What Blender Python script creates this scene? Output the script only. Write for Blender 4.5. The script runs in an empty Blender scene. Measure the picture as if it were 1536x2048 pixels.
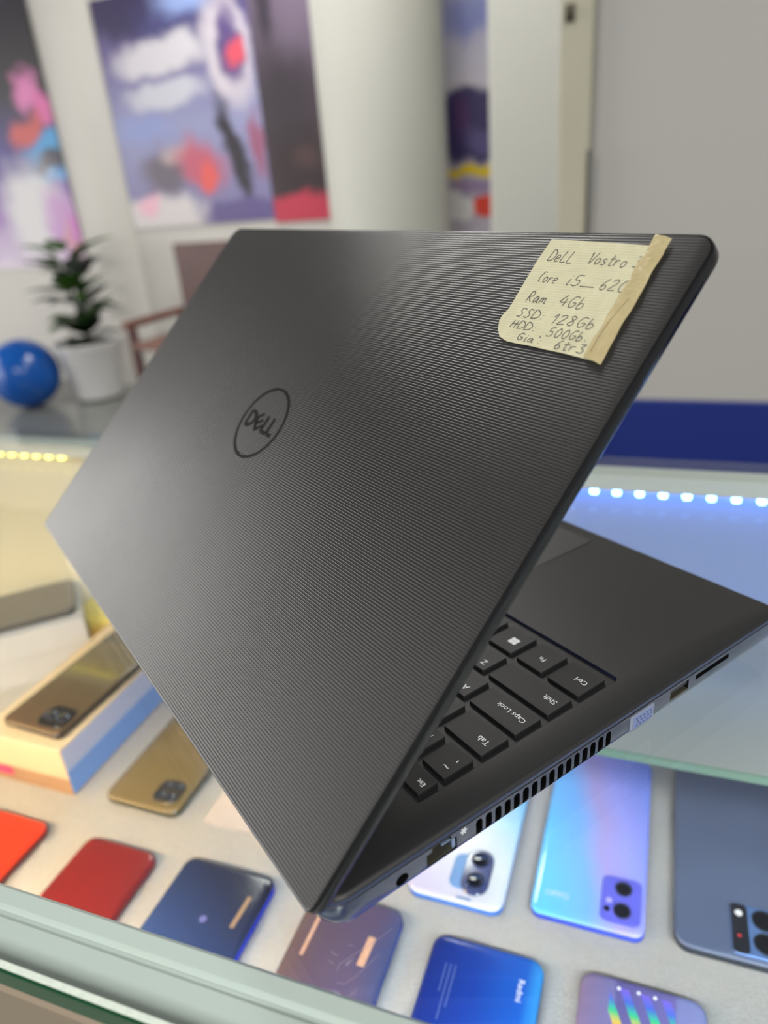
import bpy, bmesh, math, random
from mathutils import Vector, Matrix
random.seed(7)
PI = math.pi
sc = bpy.context.scene
C = sc.collection
HC = 0.95                      # height of the counter's glass top above the floor
MM = 0.001
TILT = -35.2 * PI / 180        # turn of the laptop on the counter

# ------------------------------------------------------------------ camera, world, lights, exposure
cam_d = bpy.data.cameras.new('camera'); cam = bpy.data.objects.new('camera', cam_d); C.objects.link(cam)
sc.camera = cam
rl = ((0.56945295, 0.81806, -0.08041774), (0.30267783, -0.29964666, -0.90476406), (-0.7642452, 0.49090704, -0.41825229))
turn = Matrix.Rotation(TILT, 3, 'Z')
cx_, cy_, cz_ = turn @ Vector(rl[0]), -(turn @ Vector(rl[1])), -(turn @ Vector(rl[2]))
cp = turn @ Vector((0.144442, -0.057355, 0.222337)) + Vector((0, 0, HC))
m = Matrix((cx_, cy_, cz_)).transposed().to_4x4(); m.translation = cp
cam.matrix_world = m
cam_d.sensor_fit = 'VERTICAL'; cam_d.sensor_height = 36; cam_d.lens = 1457.56 / 2048 * 36
cam_d.clip_start = 0.01; cam_d.clip_end = 60
cam_d.dof.use_dof = True; cam_d.dof.focus_distance = 0.292; cam_d.dof.aperture_fstop = 5.8

w = bpy.data.worlds.new('world'); sc.world = w; w.use_nodes = True
w.node_tree.nodes['Background'].inputs[0].default_value = (0.95, 0.98, 1.0, 1)
w.node_tree.nodes['Background'].inputs[1].default_value = 0.34

def area(name, loc, rot, sx, sy, power, col=(1, 1, 1)):
    l = bpy.data.lights.new(name, 'AREA'); l.shape = 'RECTANGLE'; l.size = sx; l.size_y = sy; l.energy = power; l.color = col
    o = bpy.data.objects.new(name, l); C.objects.link(o); o.location = loc; o.rotation_euler = rot
    return o
# ceiling panels of the shop (the ceiling hangs at 3 m), and an added unseen light on the left for the lid's sheen
area('ceiling_lamp', (-1.7, 3.3, 2.96), (0, 0, 0), 0.9, 0.5, 40, (1, 0.98, 0.94))
area('ceiling_lamp', (-1.0, 2.2, 2.96), (0, 0, 0), 1.0, 0.5, 32, (1, 0.98, 0.94))
area('ceiling_lamp', (1.4, -1.6, 2.96), (0, 0, 0), 1.2, 0.6, 110, (1, 0.98, 0.95))
area('ceiling_lamp', (-1.2, -2.2, 2.96), (0, 0, 0), 1.2, 0.6, 110, (1, 0.98, 0.95))
area('left_sheen_light', (-6.3, -0.5, 1.3), (0, -PI / 2, 0), 2.3, 6.6, 215, (1.0, 0.975, 0.95))
sc.view_settings.view_transform = 'Standard'; sc.view_settings.look = 'None'
sc.view_settings.exposure = 0.0; sc.view_settings.gamma = 1.0; sc.view_settings.use_curve_mapping = False
sc.cycles.use_denoising = True
sc.cycles.max_bounces = 10; sc.cycles.transparent_max_bounces = 16
sc.cycles.sample_clamp_indirect = 6

# ------------------------------------------------------------------ materials
def lin(c): return tuple((v / 255 / 12.92) if v / 255 <= 0.04045 else ((v / 255 + 0.055) / 1.055) ** 2.4 for v in c)
def mat(name, rgb, rough=0.5, metal=0.0, spec=0.5, emit=None, es=0, coat=0):
    mt = bpy.data.materials.new(name); mt.use_nodes = True
    p = mt.node_tree.nodes['Principled BSDF']
    p.inputs['Base Color'].default_value = (*lin(rgb), 1); p.inputs['Roughness'].default_value = rough
    p.inputs['Metallic'].default_value = metal; p.inputs['Specular IOR Level'].default_value = spec
    p.inputs['Coat Weight'].default_value = coat; p.inputs['Coat Roughness'].default_value = 0.05
    if emit: p.inputs['Emission Color'].default_value = (*emit, 1); p.inputs['Emission Strength'].default_value = es
    return mt
class NT:
    """small helper to write node graphs"""
    def __init__(s, mt): s.t = mt.node_tree; s.p = s.t.nodes['Principled BSDF']; s.co = None
    def n(s, typ, **kw):
        nd = s.t.nodes.new(typ)
        for k, v in kw.items(): setattr(nd, k, v)
        return nd
    def l(s, a, b): s.t.links.new(a, b)
    def put(s, sock, v):
        if hasattr(v, 'links') or hasattr(v, 'is_output'): s.l(v, sock)
        else: sock.default_value = v
    def m(s, op, a, b=0.0, c=None, clamp=False):
        nd = s.n('ShaderNodeMath', operation=op, use_clamp=clamp); s.put(nd.inputs[0], a); s.put(nd.inputs[1], b)
        if c is not None: s.put(nd.inputs[2], c)
        return nd.outputs[0]
    def obj(s):
        if not s.co:
            tc = s.n('ShaderNodeTexCoord'); s.oc = tc.outputs['Object']
            sx = s.n('ShaderNodeSeparateXYZ'); s.l(s.oc, sx.inputs[0]); s.co = sx.outputs
        return s.co
    def mix(s, f, a, b):
        nd = s.n('ShaderNodeMix', data_type='RGBA'); s.put(nd.inputs['Factor'], f)
        for i, v in ((6, a), (7, b)):
            if isinstance(v, tuple): nd.inputs[i].default_value = (*lin(v), 1)
            else: s.l(v, nd.inputs[i])
        return nd.outputs[2]
    def noise(s, scale, detail=3, rough=0.5, vec=None):
        nd = s.n('ShaderNodeTexNoise'); nd.inputs['Scale'].default_value = scale; nd.inputs['Detail'].default_value = detail
        nd.inputs['Roughness'].default_value = rough; s.obj(); s.l(vec or s.oc, nd.inputs['Vector']); return nd.outputs['Fac']
    def ramp(s, f, stops, interp='LINEAR'):
        nd = s.n('ShaderNodeValToRGB'); s.put(nd.inputs[0], f); r = nd.color_ramp; r.interpolation = interp
        while len(r.elements) < len(stops): r.elements.new(0.5)
        for e, (p, c) in zip(r.elements, stops): e.position = p; e.color = (*lin(c), 1)
        return nd.outputs[0]
    def bump(s, h, dist, strength=1.0):
        nd = s.n('ShaderNodeBump'); nd.inputs['Distance'].default_value = dist; nd.inputs['Strength'].default_value = strength
        s.put(nd.inputs['Height'], h); s.l(nd.outputs[0], s.p.inputs['Normal'])
    def col(s, c): s.l(c, s.p.inputs['Base Color'])

def noisy(name, rgb, rough, var=0.12, scale=30, bump=0.0, **kw):
    mt = mat(name, rgb, rough, **kw); t = NT(mt); f = t.noise(scale, 4)
    t.col(t.mix(f, tuple(v * (1 - var) for v in rgb), tuple(min(255, v * (1 + var)) for v in rgb)))
    if bump: t.bump(f, bump)
    return mt

# ------------------------------------------------------------------ mesh helpers (millimetres in, metres out)
def link(name, bm, mt, parent=None, smooth=False, loc=None, mw=None):
    me = bpy.data.meshes.new(name)
    bmesh.ops.recalc_face_normals(bm, faces=bm.faces[:])
    bm.transform(Matrix.Scale(MM, 4)); bm.to_mesh(me); bm.free()
    for x in (mt if isinstance(mt, (list, tuple)) else [mt]): me.materials.append(x)
    if smooth:
        for p in me.polygons: p.use_smooth = True
        me.set_sharp_from_angle(angle=math.radians(38))
    o = bpy.data.objects.new(name, me); C.objects.link(o)
    if parent: o.parent = parent
    if loc: o.location = loc
    if mw is not None: o.matrix_world = mw
    return o
def tag(o, label=None, cat=None, group=None, kind=None):
    if label: o['label'] = label
    if cat: o['category'] = cat
    if group: o['group'] = group
    if kind: o['kind'] = kind
    return o
def empty(name, loc=(0, 0, 0), rz=0.0):
    o = bpy.data.objects.new(name, None); C.objects.link(o); o.location = loc; o.rotation_euler = (0, 0, rz); o.empty_display_size = 0.02
    return o
def B(): return bmesh.new()
def box(bm, x0, x1, y0, y1, z0, z1, bev=0.0, mi=0):
    n0 = len(bm.faces)
    v = [bm.verts.new(p) for p in ((x0, y0, z0), (x1, y0, z0), (x1, y1, z0), (x0, y1, z0), (x0, y0, z1), (x1, y0, z1), (x1, y1, z1), (x0, y1, z1))]
    fs = [bm.faces.new([v[i] for i in f]) for f in ((3, 2, 1, 0), (4, 5, 6, 7), (0, 1, 5, 4), (1, 2, 6, 5), (2, 3, 7, 6), (3, 0, 4, 7))]
    for f in fs: f.material_index = mi
    if bev:
        es = {e for f in fs for e in f.edges}
        bmesh.ops.bevel(bm, geom=list(es), offset=bev, segments=2, affect='EDGES', profile=0.5)
    return fs
def rr(x0, x1, y0, y1, r, seg=6, rb=None):
    """rounded rectangle as a list of 2D points, counter-clockwise"""
    out = []
    rb = r if rb is None else rb
    for cx, cy, a0, q in ((x1 - r, y1 - r, 0, r), (x0 + r, y1 - r, 90, r), (x0 + rb, y0 + rb, 180, rb), (x1 - rb, y0 + rb, 270, rb)):
        for k in range(seg + 1):
            a = math.radians(a0 + 90 * k / seg); out.append((cx + q * math.cos(a), cy + q * math.sin(a)))
    return out
def loops(bm, rings, cap0=True, cap1=True, mi=0):
    """skin a stack of equal-length closed rings of 3D points"""
    vs = [[bm.verts.new(p) for p in r] for r in rings]; n = len(vs[0])
    for a, b in zip(vs, vs[1:]):
        for i in range(n): bm.faces.new((a[i], a[(i + 1) % n], b[(i + 1) % n], b[i])).material_index = mi
    if cap0: bm.faces.new(list(reversed(vs[0]))).material_index = mi
    if cap1: bm.faces.new(vs[-1]).material_index = mi
    return vs
def slab(bm, x0, x1, y0, y1, r, levels, seg=6, cap0=True, cap1=True, mi=0, rb=None):
    """levels: (z, inset)"""
    return loops(bm, [[(x, y, z) for x, y in rr(x0 + i, x1 - i, y0 + i, y1 - i, max(r - i, 0.2), seg, None if rb is None else max(rb - i, 0.2))] for z, i in levels], cap0, cap1, mi)
def tube(bm, pts, r, seg=8, mi=0, taper=None):
    P = [Vector(p) for p in pts]; rings = []
    up = Vector((0, 0, 1))
    for i, p in enumerate(P):
        d = (P[min(i + 1, len(P) - 1)] - P[max(i - 1, 0)]).normalized()
        u = d.cross(up)
        if u.length < 1e-4: u = d.cross(Vector((1, 0, 0)))
        u.normalize(); v = d.cross(u)
        rad = r if taper is None else r + (taper - r) * i / (len(P) - 1)
        rings.append([tuple(p + (u * math.cos(a) + v * math.sin(a)) * rad) for a in [2 * PI * k / seg for k in range(seg)]])
    loops(bm, rings, mi=mi)
def lathe(bm, prof, cx=0, cy=0, seg=32, mi=0, cap0=True, cap1=True):
    loops(bm, [[(cx + r * math.cos(2 * PI * k / seg), cy + r * math.sin(2 * PI * k / seg), z) for k in range(seg)] for r, z in prof], cap0, cap1, mi)
def ribbon(bm, pts, w, z0, h=0.05, mi=0):
    """flat stroke along a 2D polyline with a little thickness"""
    P = [Vector((p[0], p[1], 0)) for p in pts]
    L, R = [], []
    for i, p in enumerate(P):
        d = (P[min(i + 1, len(P) - 1)] - P[max(i - 1, 0)])
        if d.length < 1e-9: d = Vector((1, 0, 0))
        d.normalize(); nrm = Vector((-d.y, d.x, 0)) * (w / 2)
        L.append(p + nrm); R.append(p - nrm)
    for i in range(len(P) - 1):
        q = [L[i], R[i], R[i + 1], L[i + 1]]
        t = [bm.verts.new((v.x, v.y, z0 + h)) for v in q]; b = [bm.verts.new((v.x, v.y, z0)) for v in q]
        bm.faces.new(t).material_index = mi
        for k in range(4): bm.faces.new((t[k], b[k], b[(k + 1) % 4], t[(k + 1) % 4])).material_index = mi
def text_bm(s, size, ox, oy, z, rot=0.0, h=0.04, align='LEFT', sx=1.0):
    """lettering as flat raised mesh, millimetres"""
    cu = bpy.data.curves.new('lettering', 'FONT'); cu.body = s; cu.size = size; cu.align_x = align; cu.align_y = 'CENTER'; cu.extrude = h; cu.resolution_u = 3
    ob = bpy.data.objects.new('lettering', cu); C.objects.link(ob)
    bpy.context.view_layer.update()
    me = bpy.data.meshes.new_from_object(ob.evaluated_get(bpy.context.evaluated_depsgraph_get()))
    bm = bmesh.new(); bm.from_mesh(me)
    bm.transform(Matrix.Translation((ox, oy, z)) @ Matrix.Rotation(rot, 4, 'Z') @ Matrix.Diagonal((sx, 1, 1, 1)))
    bpy.data.objects.remove(ob); bpy.data.curves.remove(cu); bpy.data.meshes.remove(me)
    return bm

# ------------------------------------------------------------------ the room
def struct(name, bm, mt, **kw): return tag(link(name, bm, mt, **kw), kind='structure')
M_wall = noisy('wall_paint', (212, 209, 203), 0.7, 0.02, 3)
M_pillar = noisy('pillar_paint', (203, 203, 194), 0.6, 0.02, 3)
M_grey = noisy('grey_panel', (176, 174, 169), 0.55, 0.02, 2)
M_ceil = mat('ceiling_paint', (128, 128, 126), 0.8)
M_floor = noisy('floor_tile', (116, 118, 114), 0.22, 0.1, 2)
M_blue = noisy('navy_dado', (26, 44, 118), 0.35, 0.05, 3)
M_frame = noisy('beige_frame', (176, 172, 152), 0.5, 0.05, 6)
b = B(); box(b, -6500, 3000, -3500, 4150, -60, 0); struct('floor', b, M_floor)
b = B(); box(b, -6500, 3000, -3500, 4150, 3000, 3080); struct('ceiling', b, M_ceil)
b = B(); box(b, -6500, -120, 4000, 4120, 0, 3000); struct('wall_back', b, M_wall)
Z0 = HC * 1000
b = B(); box(b, -6500, -6400, -3500, 4000, 0, 3000); struct('wall_left', b, noisy('grey_wall_paint', (124, 122, 118), .7, .03, 3))
b = B(); box(b, -90, 3000, 1500, 1580, Z0 - 264, 3000); struct('wall_right', b, M_grey)
b = B(); box(b, -90, 3000, 1496, 1580, 0, Z0 - 264, 3); struct('baseboard_right', b, M_blue)
b = B(); box(b, -134, -74, 1470, 1600, 0, 3000, 4); struct('trim_1', b, M_frame)
b = B(); box(b, -78, -72, 1462, 1470, 0, Z0 + 235, 1); struct('trim_2', b, mat('dark_strip', (62, 62, 58), 0.5))
b = B(); lathe(b, [(275, 0), (275, 3000)], -1141, 3290, 48); struct('pillar_1', b, M_pillar, smooth=True)
b = B(); box(b, -606, -300, 3000, 3280, 0, 3000, 6); struct('pillar_2', b, M_pillar)
b = B(); lathe(b, [(235, 0), (235, 3000)], -3330, 4130, 40); struct('pillar_3', b, M_wall, smooth=True)

# ------------------------------------------------------------------ posters
def poster(name, x0, x1, z0, z1, y, base, blobs, label, stops=None, cat='poster', thick=6):
    """blobs: (u, v, ru, rv, angle, colour, softness 0..1, opacity), u right, v up, 0..1"""
    mt = mat(name + '_print', base, 0.45); t = NT(mt); co = t.obj()
    W, H = (x1 - x0) * MM, (z1 - z0) * MM
    U = t.m('DIVIDE', co[0], W); V = t.m('DIVIDE', co[2], H)
    nz = t.noise(7, 3); nz2 = t.noise(6.3, 2)
    U = t.m('MULTIPLY_ADD', t.m('SUBTRACT', nz, 0.5), 0.16, U); V = t.m('MULTIPLY_ADD', t.m('SUBTRACT', nz2, 0.5), 0.12, V)
    c = t.ramp(V, stops) if stops else t.mix(0.0, base, base)
    for (u, v, ru, rv, ang, colr, soft, op) in blobs:
        a = math.radians(ang); du = t.m('SUBTRACT', U, u); dv = t.m('SUBTRACT', V, v); asp = H / W
        dv2 = t.m('MULTIPLY', dv, asp)
        p = t.m('ADD', t.m('MULTIPLY', du, math.cos(a)), t.m('MULTIPLY', dv2, math.sin(a)))
        q = t.m('SUBTRACT', t.m('MULTIPLY', dv2, math.cos(a)), t.m('MULTIPLY', du, math.sin(a)))
        e = t.m('POWER', t.m('ADD', t.m('POWER', t.m('ABSOLUTE', t.m('DIVIDE', p, ru)), 2.6), t.m('POWER', t.m('ABSOLUTE', t.m('DIVIDE', q, rv * asp)), 2.6)), 1 / 2.6)
        mr = t.n('ShaderNodeMapRange', interpolation_type='SMOOTHSTEP'); t.l(e, mr.inputs[0])
        mr.inputs[1].default_value = max(0, 1 - 0.9 * soft); mr.inputs[2].default_value = 1 + 0.7 * soft; mr.inputs[3].default_value = op; mr.inputs[4].default_value = 0
        c = t.mix(mr.outputs[0], c, colr)
    t.col(c)
    b = B(); box(b, 0, x1 - x0, -thick, 0, 0, z1 - z0)
    o = link(name, b, mt, loc=(x0 * MM, y * MM, z0 * MM)); tag(o, label, cat)
    return o
# large violet poster on the back wall
poster('poster', -3110, -2110, Z0 + 40, Z0 + 1250, 3994, (112, 104, 148), [
    (0.20, 0.92, 0.30, 0.10, 0, (52, 44, 84), 0.6, 1), (0.50, 0.82, 0.22, 0.12, 0, (70, 68, 122), 0.7, 0.9), (0.62, 0.95, 0.18, 0.07, 0, (150, 172, 226), 0.7, 0.9),
    (0.40, 0.74, 0.32, 0.075, 4, (208, 204, 212), 0.45, 1), (0.40, 0.58, 0.27, 0.055, 4, (202, 202, 212), 0.5, 0.9),
    (0.84, 0.72, 0.14, 0.21, 6, (202, 194, 204), 0.35, 1), (0.86, 0.74, 0.07, 0.15, 8, (92, 74, 128), 0.5, 1), (0.88, 0.72, 0.045, 0.055, 0, (214, 80, 98), 0.5, 1),
    (0.20, 0.45, 0.2, 0.06, 0, (136, 150, 204), 0.7, 0.7), (0.30, 0.24, 0.16, 0.11, 10, (104, 94, 108), 0.6, 1), (0.42, 0.33, 0.12, 0.05, 0, (186, 166, 168), 0.6, 0.8),
    (0.56, 0.27, 0.16, 0.10, -30, (190, 90, 112), 0.6, 1), (0.60, 0.21, 0.06, 0.07, 0, (224, 90, 86), 0.5, 1),
    (0.80, 0.30, 0.06, 0.25, 12, (40, 34, 46), 0.45, 1), (0.95, 0.33, 0.05, 0.14, 0, (150, 80, 108), 0.6, 0.9),
    (0.20, 0.04, 0.38, 0.10, 0, (212, 206, 206), 0.35, 1), (0.14, 0.10, 0.08, 0.05, 20, (232, 176, 196), 0.6, 0.9), (0.78, 0.04, 0.26, 0.06, 0, (98, 86, 138), 0.4, 1)],
    'violet and white poster on the back wall above the wooden chair', [(0, (120, 112, 156)), (0.45, (146, 148, 186)), (0.75, (108, 98, 146)), (1, (66, 58, 104))])
poster('poster', -2105, -1690, Z0 + 20, Z0 + 1320, 3992, (70, 60, 72), [
    (0.7, 0.85, 0.4, 0.2, 0, (110, 96, 116), 0.8, 0.8), (0.2, 0.8, 0.12, 0.12, 0, (44, 38, 50), 0.7, 0.9), (0.35, 0.45, 0.4, 0.2, 0, (50, 42, 50), 0.7, 0.9),
    (0.5, 0.22, 0.5, 0.14, 0, (44, 30, 34), 0.6, 0.9), (0.6, 0.25, 0.2, 0.06, 0, (84, 60, 60), 0.8, 0.6), (0.5, 0.03, 0.7, 0.085, 0, (186, 52, 76), 0.3, 1)],
    'dark poster with a red foot, beside the violet poster', [(0, (60, 40, 46)), (0.5, (66, 56, 66)), (1, (112, 98, 120))])
poster('poster', -4650, -3560, Z0 - 160, Z0 + 1500, 3994, (40, 34, 54), [
    (0.90, 0.72, 0.3, 0.16, 0, (36, 32, 40), 0.5, 1), (0.86, 0.62, 0.10, 0.055, 10, (222, 128, 184), 0.6, 1), (0.95, 0.55, 0.09, 0.045, -20, (226, 110, 176), 0.6, 1),
    (0.80, 0.49, 0.14, 0.05, 20, (200, 86, 84), 0.6, 1), (0.95, 0.43, 0.2, 0.05, 18, (70, 158, 216), 0.5, 1), (0.80, 0.93, 0.2, 0.03, 10, (70, 130, 170), 0.6, 1),
    (0.93, 0.375, 0.16, 0.035, 5, (46, 36, 60), 0.5, 1), (0.90, 0.335, 0.22, 0.028, 10, (90, 160, 222), 0.5, 1), (0.96, 0.27, 0.14, 0.055, 0, (104, 64, 164), 0.6, 1),
    (0.72, 0.20, 0.24, 0.18, 0, (216, 214, 216), 0.5, 1), (0.90, 0.15, 0.13, 0.13, 0, (196, 150, 202), 0.6, 1), (0.94, 0.09, 0.05, 0.07, 0, (206, 150, 158), 0.6, 1), (0.99, 0.13, 0.05, 0.05, 0, (204, 118, 196), 0.6, 1)],
    'dark poster with pink and blue blotches, above the potted plant', [(0, (222, 210, 224)), (0.2, (150, 110, 180)), (0.4, (74, 62, 140)), (0.6, (44, 36, 60)), (1, (40, 36, 46))])
poster('banner', -960, -640, Z0 - 300, Z0 + 1100, 3600, (190, 184, 200), [
    (0.5, 0.50, 0.62, 0.115, 0, (58, 46, 96), 0.18, 1), (0.30, 0.52, 0.12, 0.06, 0, (84, 50, 100), 0.7, 0.9), (0.60, 0.45, 0.3, 0.035, 0, (98, 88, 140), 0.6, 0.8),
    (0.5, 0.362, 0.62, 0.0165, 0, (226, 196, 24), 0.15, 1), (0.5, 0.325, 0.62, 0.012, 0, (156, 134, 170), 0.3, 1),
    (0.72, 0.255, 0.28, 0.05, 0, (228, 66, 48), 0.15, 1), (0.2, 0.255, 0.26, 0.05, 0, (232, 230, 232), 0.15, 1), (0.5, 0.80, 0.5, 0.05, 20, (128, 136, 196), 0.7, 0.9), (0.5, 0.93, 0.6, 0.1, 0, (150, 158, 206), 0.7, 0.9)],
    'narrow violet, yellow and red banner seen in the gap between two white pillars', [(0, (214, 206, 214)), (0.3, (176, 166, 186)), (0.62, (204, 200, 210)), (1, (150, 150, 198))], cat='banner', thick=4)

# wall hook on the beige frame
hook = empty('wall_hook', (-0.117, 1.47, HC + 0.46)); tag(hook, 'small dark hook screwed to the beige door frame', 'hook')
b = B(); slab(b, -9, 9, -14, 14, 3, [(0, 0), (3, 0), (4, 1)]); link('plate', b, mat('hook_metal', (86, 80, 66), 0.4, 0.7), hook).rotation_euler = (PI / 2, 0, 0)
b = B(); tube(b, [(0, -3, 2), (0, -14, -2), (0, -22, -10), (0, -24, -2)], 3.2); link('prong', b, bpy.data.materials['hook_metal'], hook, True)

# ------------------------------------------------------------------ wooden chair, plant, ball at the back wall
M_wood = noisy('chair_wood', (78, 42, 36), 0.4, 0.2, 9)
M_wood2 = noisy('chair_wood_pale', (112, 74, 62), 0.4, 0.15, 9)
ch = empty('armchair', (-2.44, 3.5, 0), math.radians(-6)); tag(ch, 'brown wooden armchair with a solid back, against the back wall', 'chair')
b = B(); box(b, -270, 270, 215, 245, 470, 905, 8); link('backrest', b, M_wood, ch)
b = B(); box(b, -270, 270, -260, 215, 380, 420, 8); link('seat', b, M_wood2, ch)
for sx in (-1, 1):
    b = B(); box(b, sx * 300 - 30, sx * 300 + 30, -270, 240, 500, 540, 10); link('armrest', b, M_wood2, ch)
    for y0, z1 in ((-255, 500), (190, 500)):
        b = B(); box(b, sx * 285 - 22, sx * 285 + 22, y0, y0 + 44, 0, z1, 5); link('leg', b, M_wood, ch)
pl = empty('potted_plant', (-3.36, 3.60, 0)); tag(pl, 'green leafy plant in a tall white pot on the floor', 'plant')
M_pot = mat('white_pot', (216, 215, 214), 0.3); M_leaf = noisy('leaf', (76, 116, 46), 0.4, 0.3, 14); M_leaf2 = noisy('dark_leaf', (30, 52, 34), 0.4, 0.3, 14)
b = B(); lathe(b, [(120, 0), (150, 20), (200, 330), (212, 350), (212, 370), (196, 370), (190, 330)], cap1=True); link('pot', b, M_pot, pl, True)
b = B(); lathe(b, [(185, 325), (192, 345), (60, 372), (6, 378)]); link('soil', b, mat('soil', (26, 30, 20), 0.9), pl, True)
def leaf(bm, base, d, L, W, droop, mi=0):
    base = Vector(base); d = Vector(d).normalized(); s = d.cross(Vector((0, 0, 1)))
    if s.length < .05: s = Vector((1, 0, 0))
    s.normalize(); rows = []; N = 9
    for i in range(N + 1):
        t = i / N; wd = W * math.sin(PI * min(1, t ** 0.7)) + 1
        p = base + d * (L * t) + Vector((0, 0, -droop * t * t))
        rows.append([bm.verts.new(p + s * wd * k + Vector((0, 0, abs(k) * wd * 0.25))) for k in (-1, -0.5, 0, 0.5, 1)])
    for a, c in zip(rows, rows[1:]):
        for i in range(4): bm.faces.new((a[i], a[i + 1], c[i + 1], c[i])).material_index = mi
b = B()
for k in range(9):
    a = k * 2.4; h = 560 + 50 * k; r = 20 + 9 * k
    tube(b, [(0, 0, 340), (r * .3 * math.cos(a), r * .3 * math.sin(a), 340 + (h - 340) * .6), (r * math.cos(a), r * math.sin(a), h)], 7, 6, taper=4)
link('stem', b, M_leaf2, pl, True)
for k in range(38):
    a = k * 2.4 + 0.3; h = 400 + (k % 9) * 62 + random.uniform(-20, 20); r = 18 + 9 * (k % 9)
    b = B(); leaf(b, (r * .6 * math.cos(a), r * .6 * math.sin(a), h), (math.cos(a), math.sin(a), random.uniform(0.2, 1.0)), random.uniform(200, 300), random.uniform(55, 85), random.uniform(20, 110))
    bmesh.ops.solidify(b, geom=b.faces[:], thickness=1.5)
    link('leaf', b, M_leaf if k % 3 else M_leaf2, pl, True)
bl = B(); lathe(bl, [(8, -214)] + [(215 * math.cos(t), 215 * math.sin(t)) for t in [math.radians(-84 + 12 * i) for i in range(15)]] + [(8, 214)])
o = link('ball', bl, mat('blue_ball', (14, 84, 170), 0.18), smooth=True, loc=(-3.70, 3.36, 0.215)); tag(o, 'glossy blue ball on the floor in front of the potted plant', 'ball')

# ------------------------------------------------------------------ display case
XL, XR = -1500, 620
def glass(name, tint, rough=0.0, frost=None):
    mt = bpy.data.materials.new(name); mt.use_nodes = True; t = mt.node_tree; t.nodes.clear()
    out = t.nodes.new('ShaderNodeOutputMaterial'); tr = t.nodes.new('ShaderNodeBsdfTransparent'); tr.inputs[0].default_value = (*tint, 1)
    gl = t.nodes.new('ShaderNodeBsdfGlossy'); gl.inputs['Roughness'].default_value = 0.02
    fr = t.nodes.new('ShaderNodeFresnel'); ge = t.nodes.new('ShaderNodeNewGeometry'); mr = t.nodes.new('ShaderNodeMapRange'); mr.inputs[3].default_value = 1.5; mr.inputs[4].default_value = 1 / 1.5; t.links.new(ge.outputs['Backfacing'], mr.inputs[0]); t.links.new(mr.outputs[0], fr.inputs[0]); mx = t.nodes.new('ShaderNodeMixShader')
    t.links.new(fr.outputs[0], mx.inputs[0]); t.links.new(tr.outputs[0], mx.inputs[1]); t.links.new(gl.outputs[0], mx.inputs[2]); t.links.new(mx.outputs[0], out.inputs[0])
    return mt
M_glass = glass('clear_glass', (0.965, 0.985, 0.975))
M_gedge = mat('green_glass_edge', (16, 66, 40), 0.08, spec=0.8)
M_grim = noisy('ground_glass_rim', (196, 206, 194), 0.5, 0.08, 400)
M_rail = noisy('white_rail', (193, 200, 196), 0.3, 0.02, 12)
M_railm = mat('taupe_metal', (138, 124, 106), 0.35, 0.3)
M_backp = mat('white_back_panel', (222, 222, 220), 0.6)
M_fleece = mat('fleece', (226, 222, 214), 0.95); t = NT(M_fleece); t.bump(t.noise(700, 4, 0.7), 0.003); t.col(t.mix(t.noise(420, 4, .7), (206, 202, 196), (234, 231, 226)))
case = empty('display_case', (0, 0, 0)); tag(case, 'long glass topped display case with white rails under the laptop', 'display case')
b = B()
box(b, XL, XR, -35.2, 452, Z0 - 8, Z0 - 0.01, mi=0)
link('glass_top', b, [M_glass], case)
b = B(); box(b, XL, XR, -36.4, -35.2, Z0 - 8, Z0 - 0.6, mi=0); link('glass_edge', b, M_gedge, case)
b = B(); box(b, XL, XR, -35.6, -33.4, Z0 - 0.02, Z0 + 0.04, mi=0); link('ground_edge', b, M_grim, case)
b = B()   # front rail, folded profile with a step
prof = [(-34, -9), (-31.5, -8.4), (-17, -8.8), (-15.2, -10.6), (-13.6, -10.8), (-12.4, -8.8), (-7, -8.6), (-5.6, -9.6), (-5.6, -26), (-34, -26)]
loops(b, [[(x, y, Z0 + z) for y, z in prof] for x in (XL, XR)]); link('front_rail', b, M_rail, case)
b = B(); prof = [(-35, -8.6), (-31, -10), (-31, -40), (-35, -40), (-37, -34), (-37, -11)]
loops(b, [[(x, y, Z0 + z) for y, z in prof] for x in (XL, XR)]); link('front_trim', b, M_railm, case)
b = B(); box(b, XL, XR, 432, 452, Z0 - 22, Z0 - 8.2, 1.0); link('rear_rail', b, M_rail, case)
for x0, x1, mt in ((XL, -300, mat('beige_back_panel', (202, 198, 176), .6)), (-300, XR, mat('led_tinted_back_panel', (128, 148, 196), .5))):  # right panel's blue puts the LED glow into its colour
    b = B(); box(b, x0, x1, 446, 452, Z0 - 238, Z0 - 22); link('back_panel', b, mt, case)
b = B(); box(b, XL, XR, -31, 452, Z0 - 256, Z0 - 238); link('deck_board', b, M_backp, case)
b = B(); box(b, XL, XR, -34, -29, Z0 - 238, Z0 - 40.2); link('front_glass', b, M_glass, case)
for x0, x1 in ((XL - 14, XL), (XR, XR + 14)):
    b = B(); box(b, x0, x1, -34, 452, 0, Z0, 1); link('side_panel', b, M_rail, case)
b = B(); box(b, XL, XR, -20, 452, 60, Z0 - 256, 2); link('cabinet', b, mat('cabinet_laminate', (186, 182, 176), 0.45), case)
b = B(); box(b, XL, XR, 10, 440, 0, 60); link('plinth', b, mat('plinth', (60, 60, 58), 0.6), case)
b = B(); box(b, XL + 1, XR - 1, -28, 445, Z0 - 238, Z0 - 230); o = link('deck_cloth', b, M_fleece); tag(o, 'pale fleece cloth lining the display case floor under the phones', 'cloth')
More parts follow.
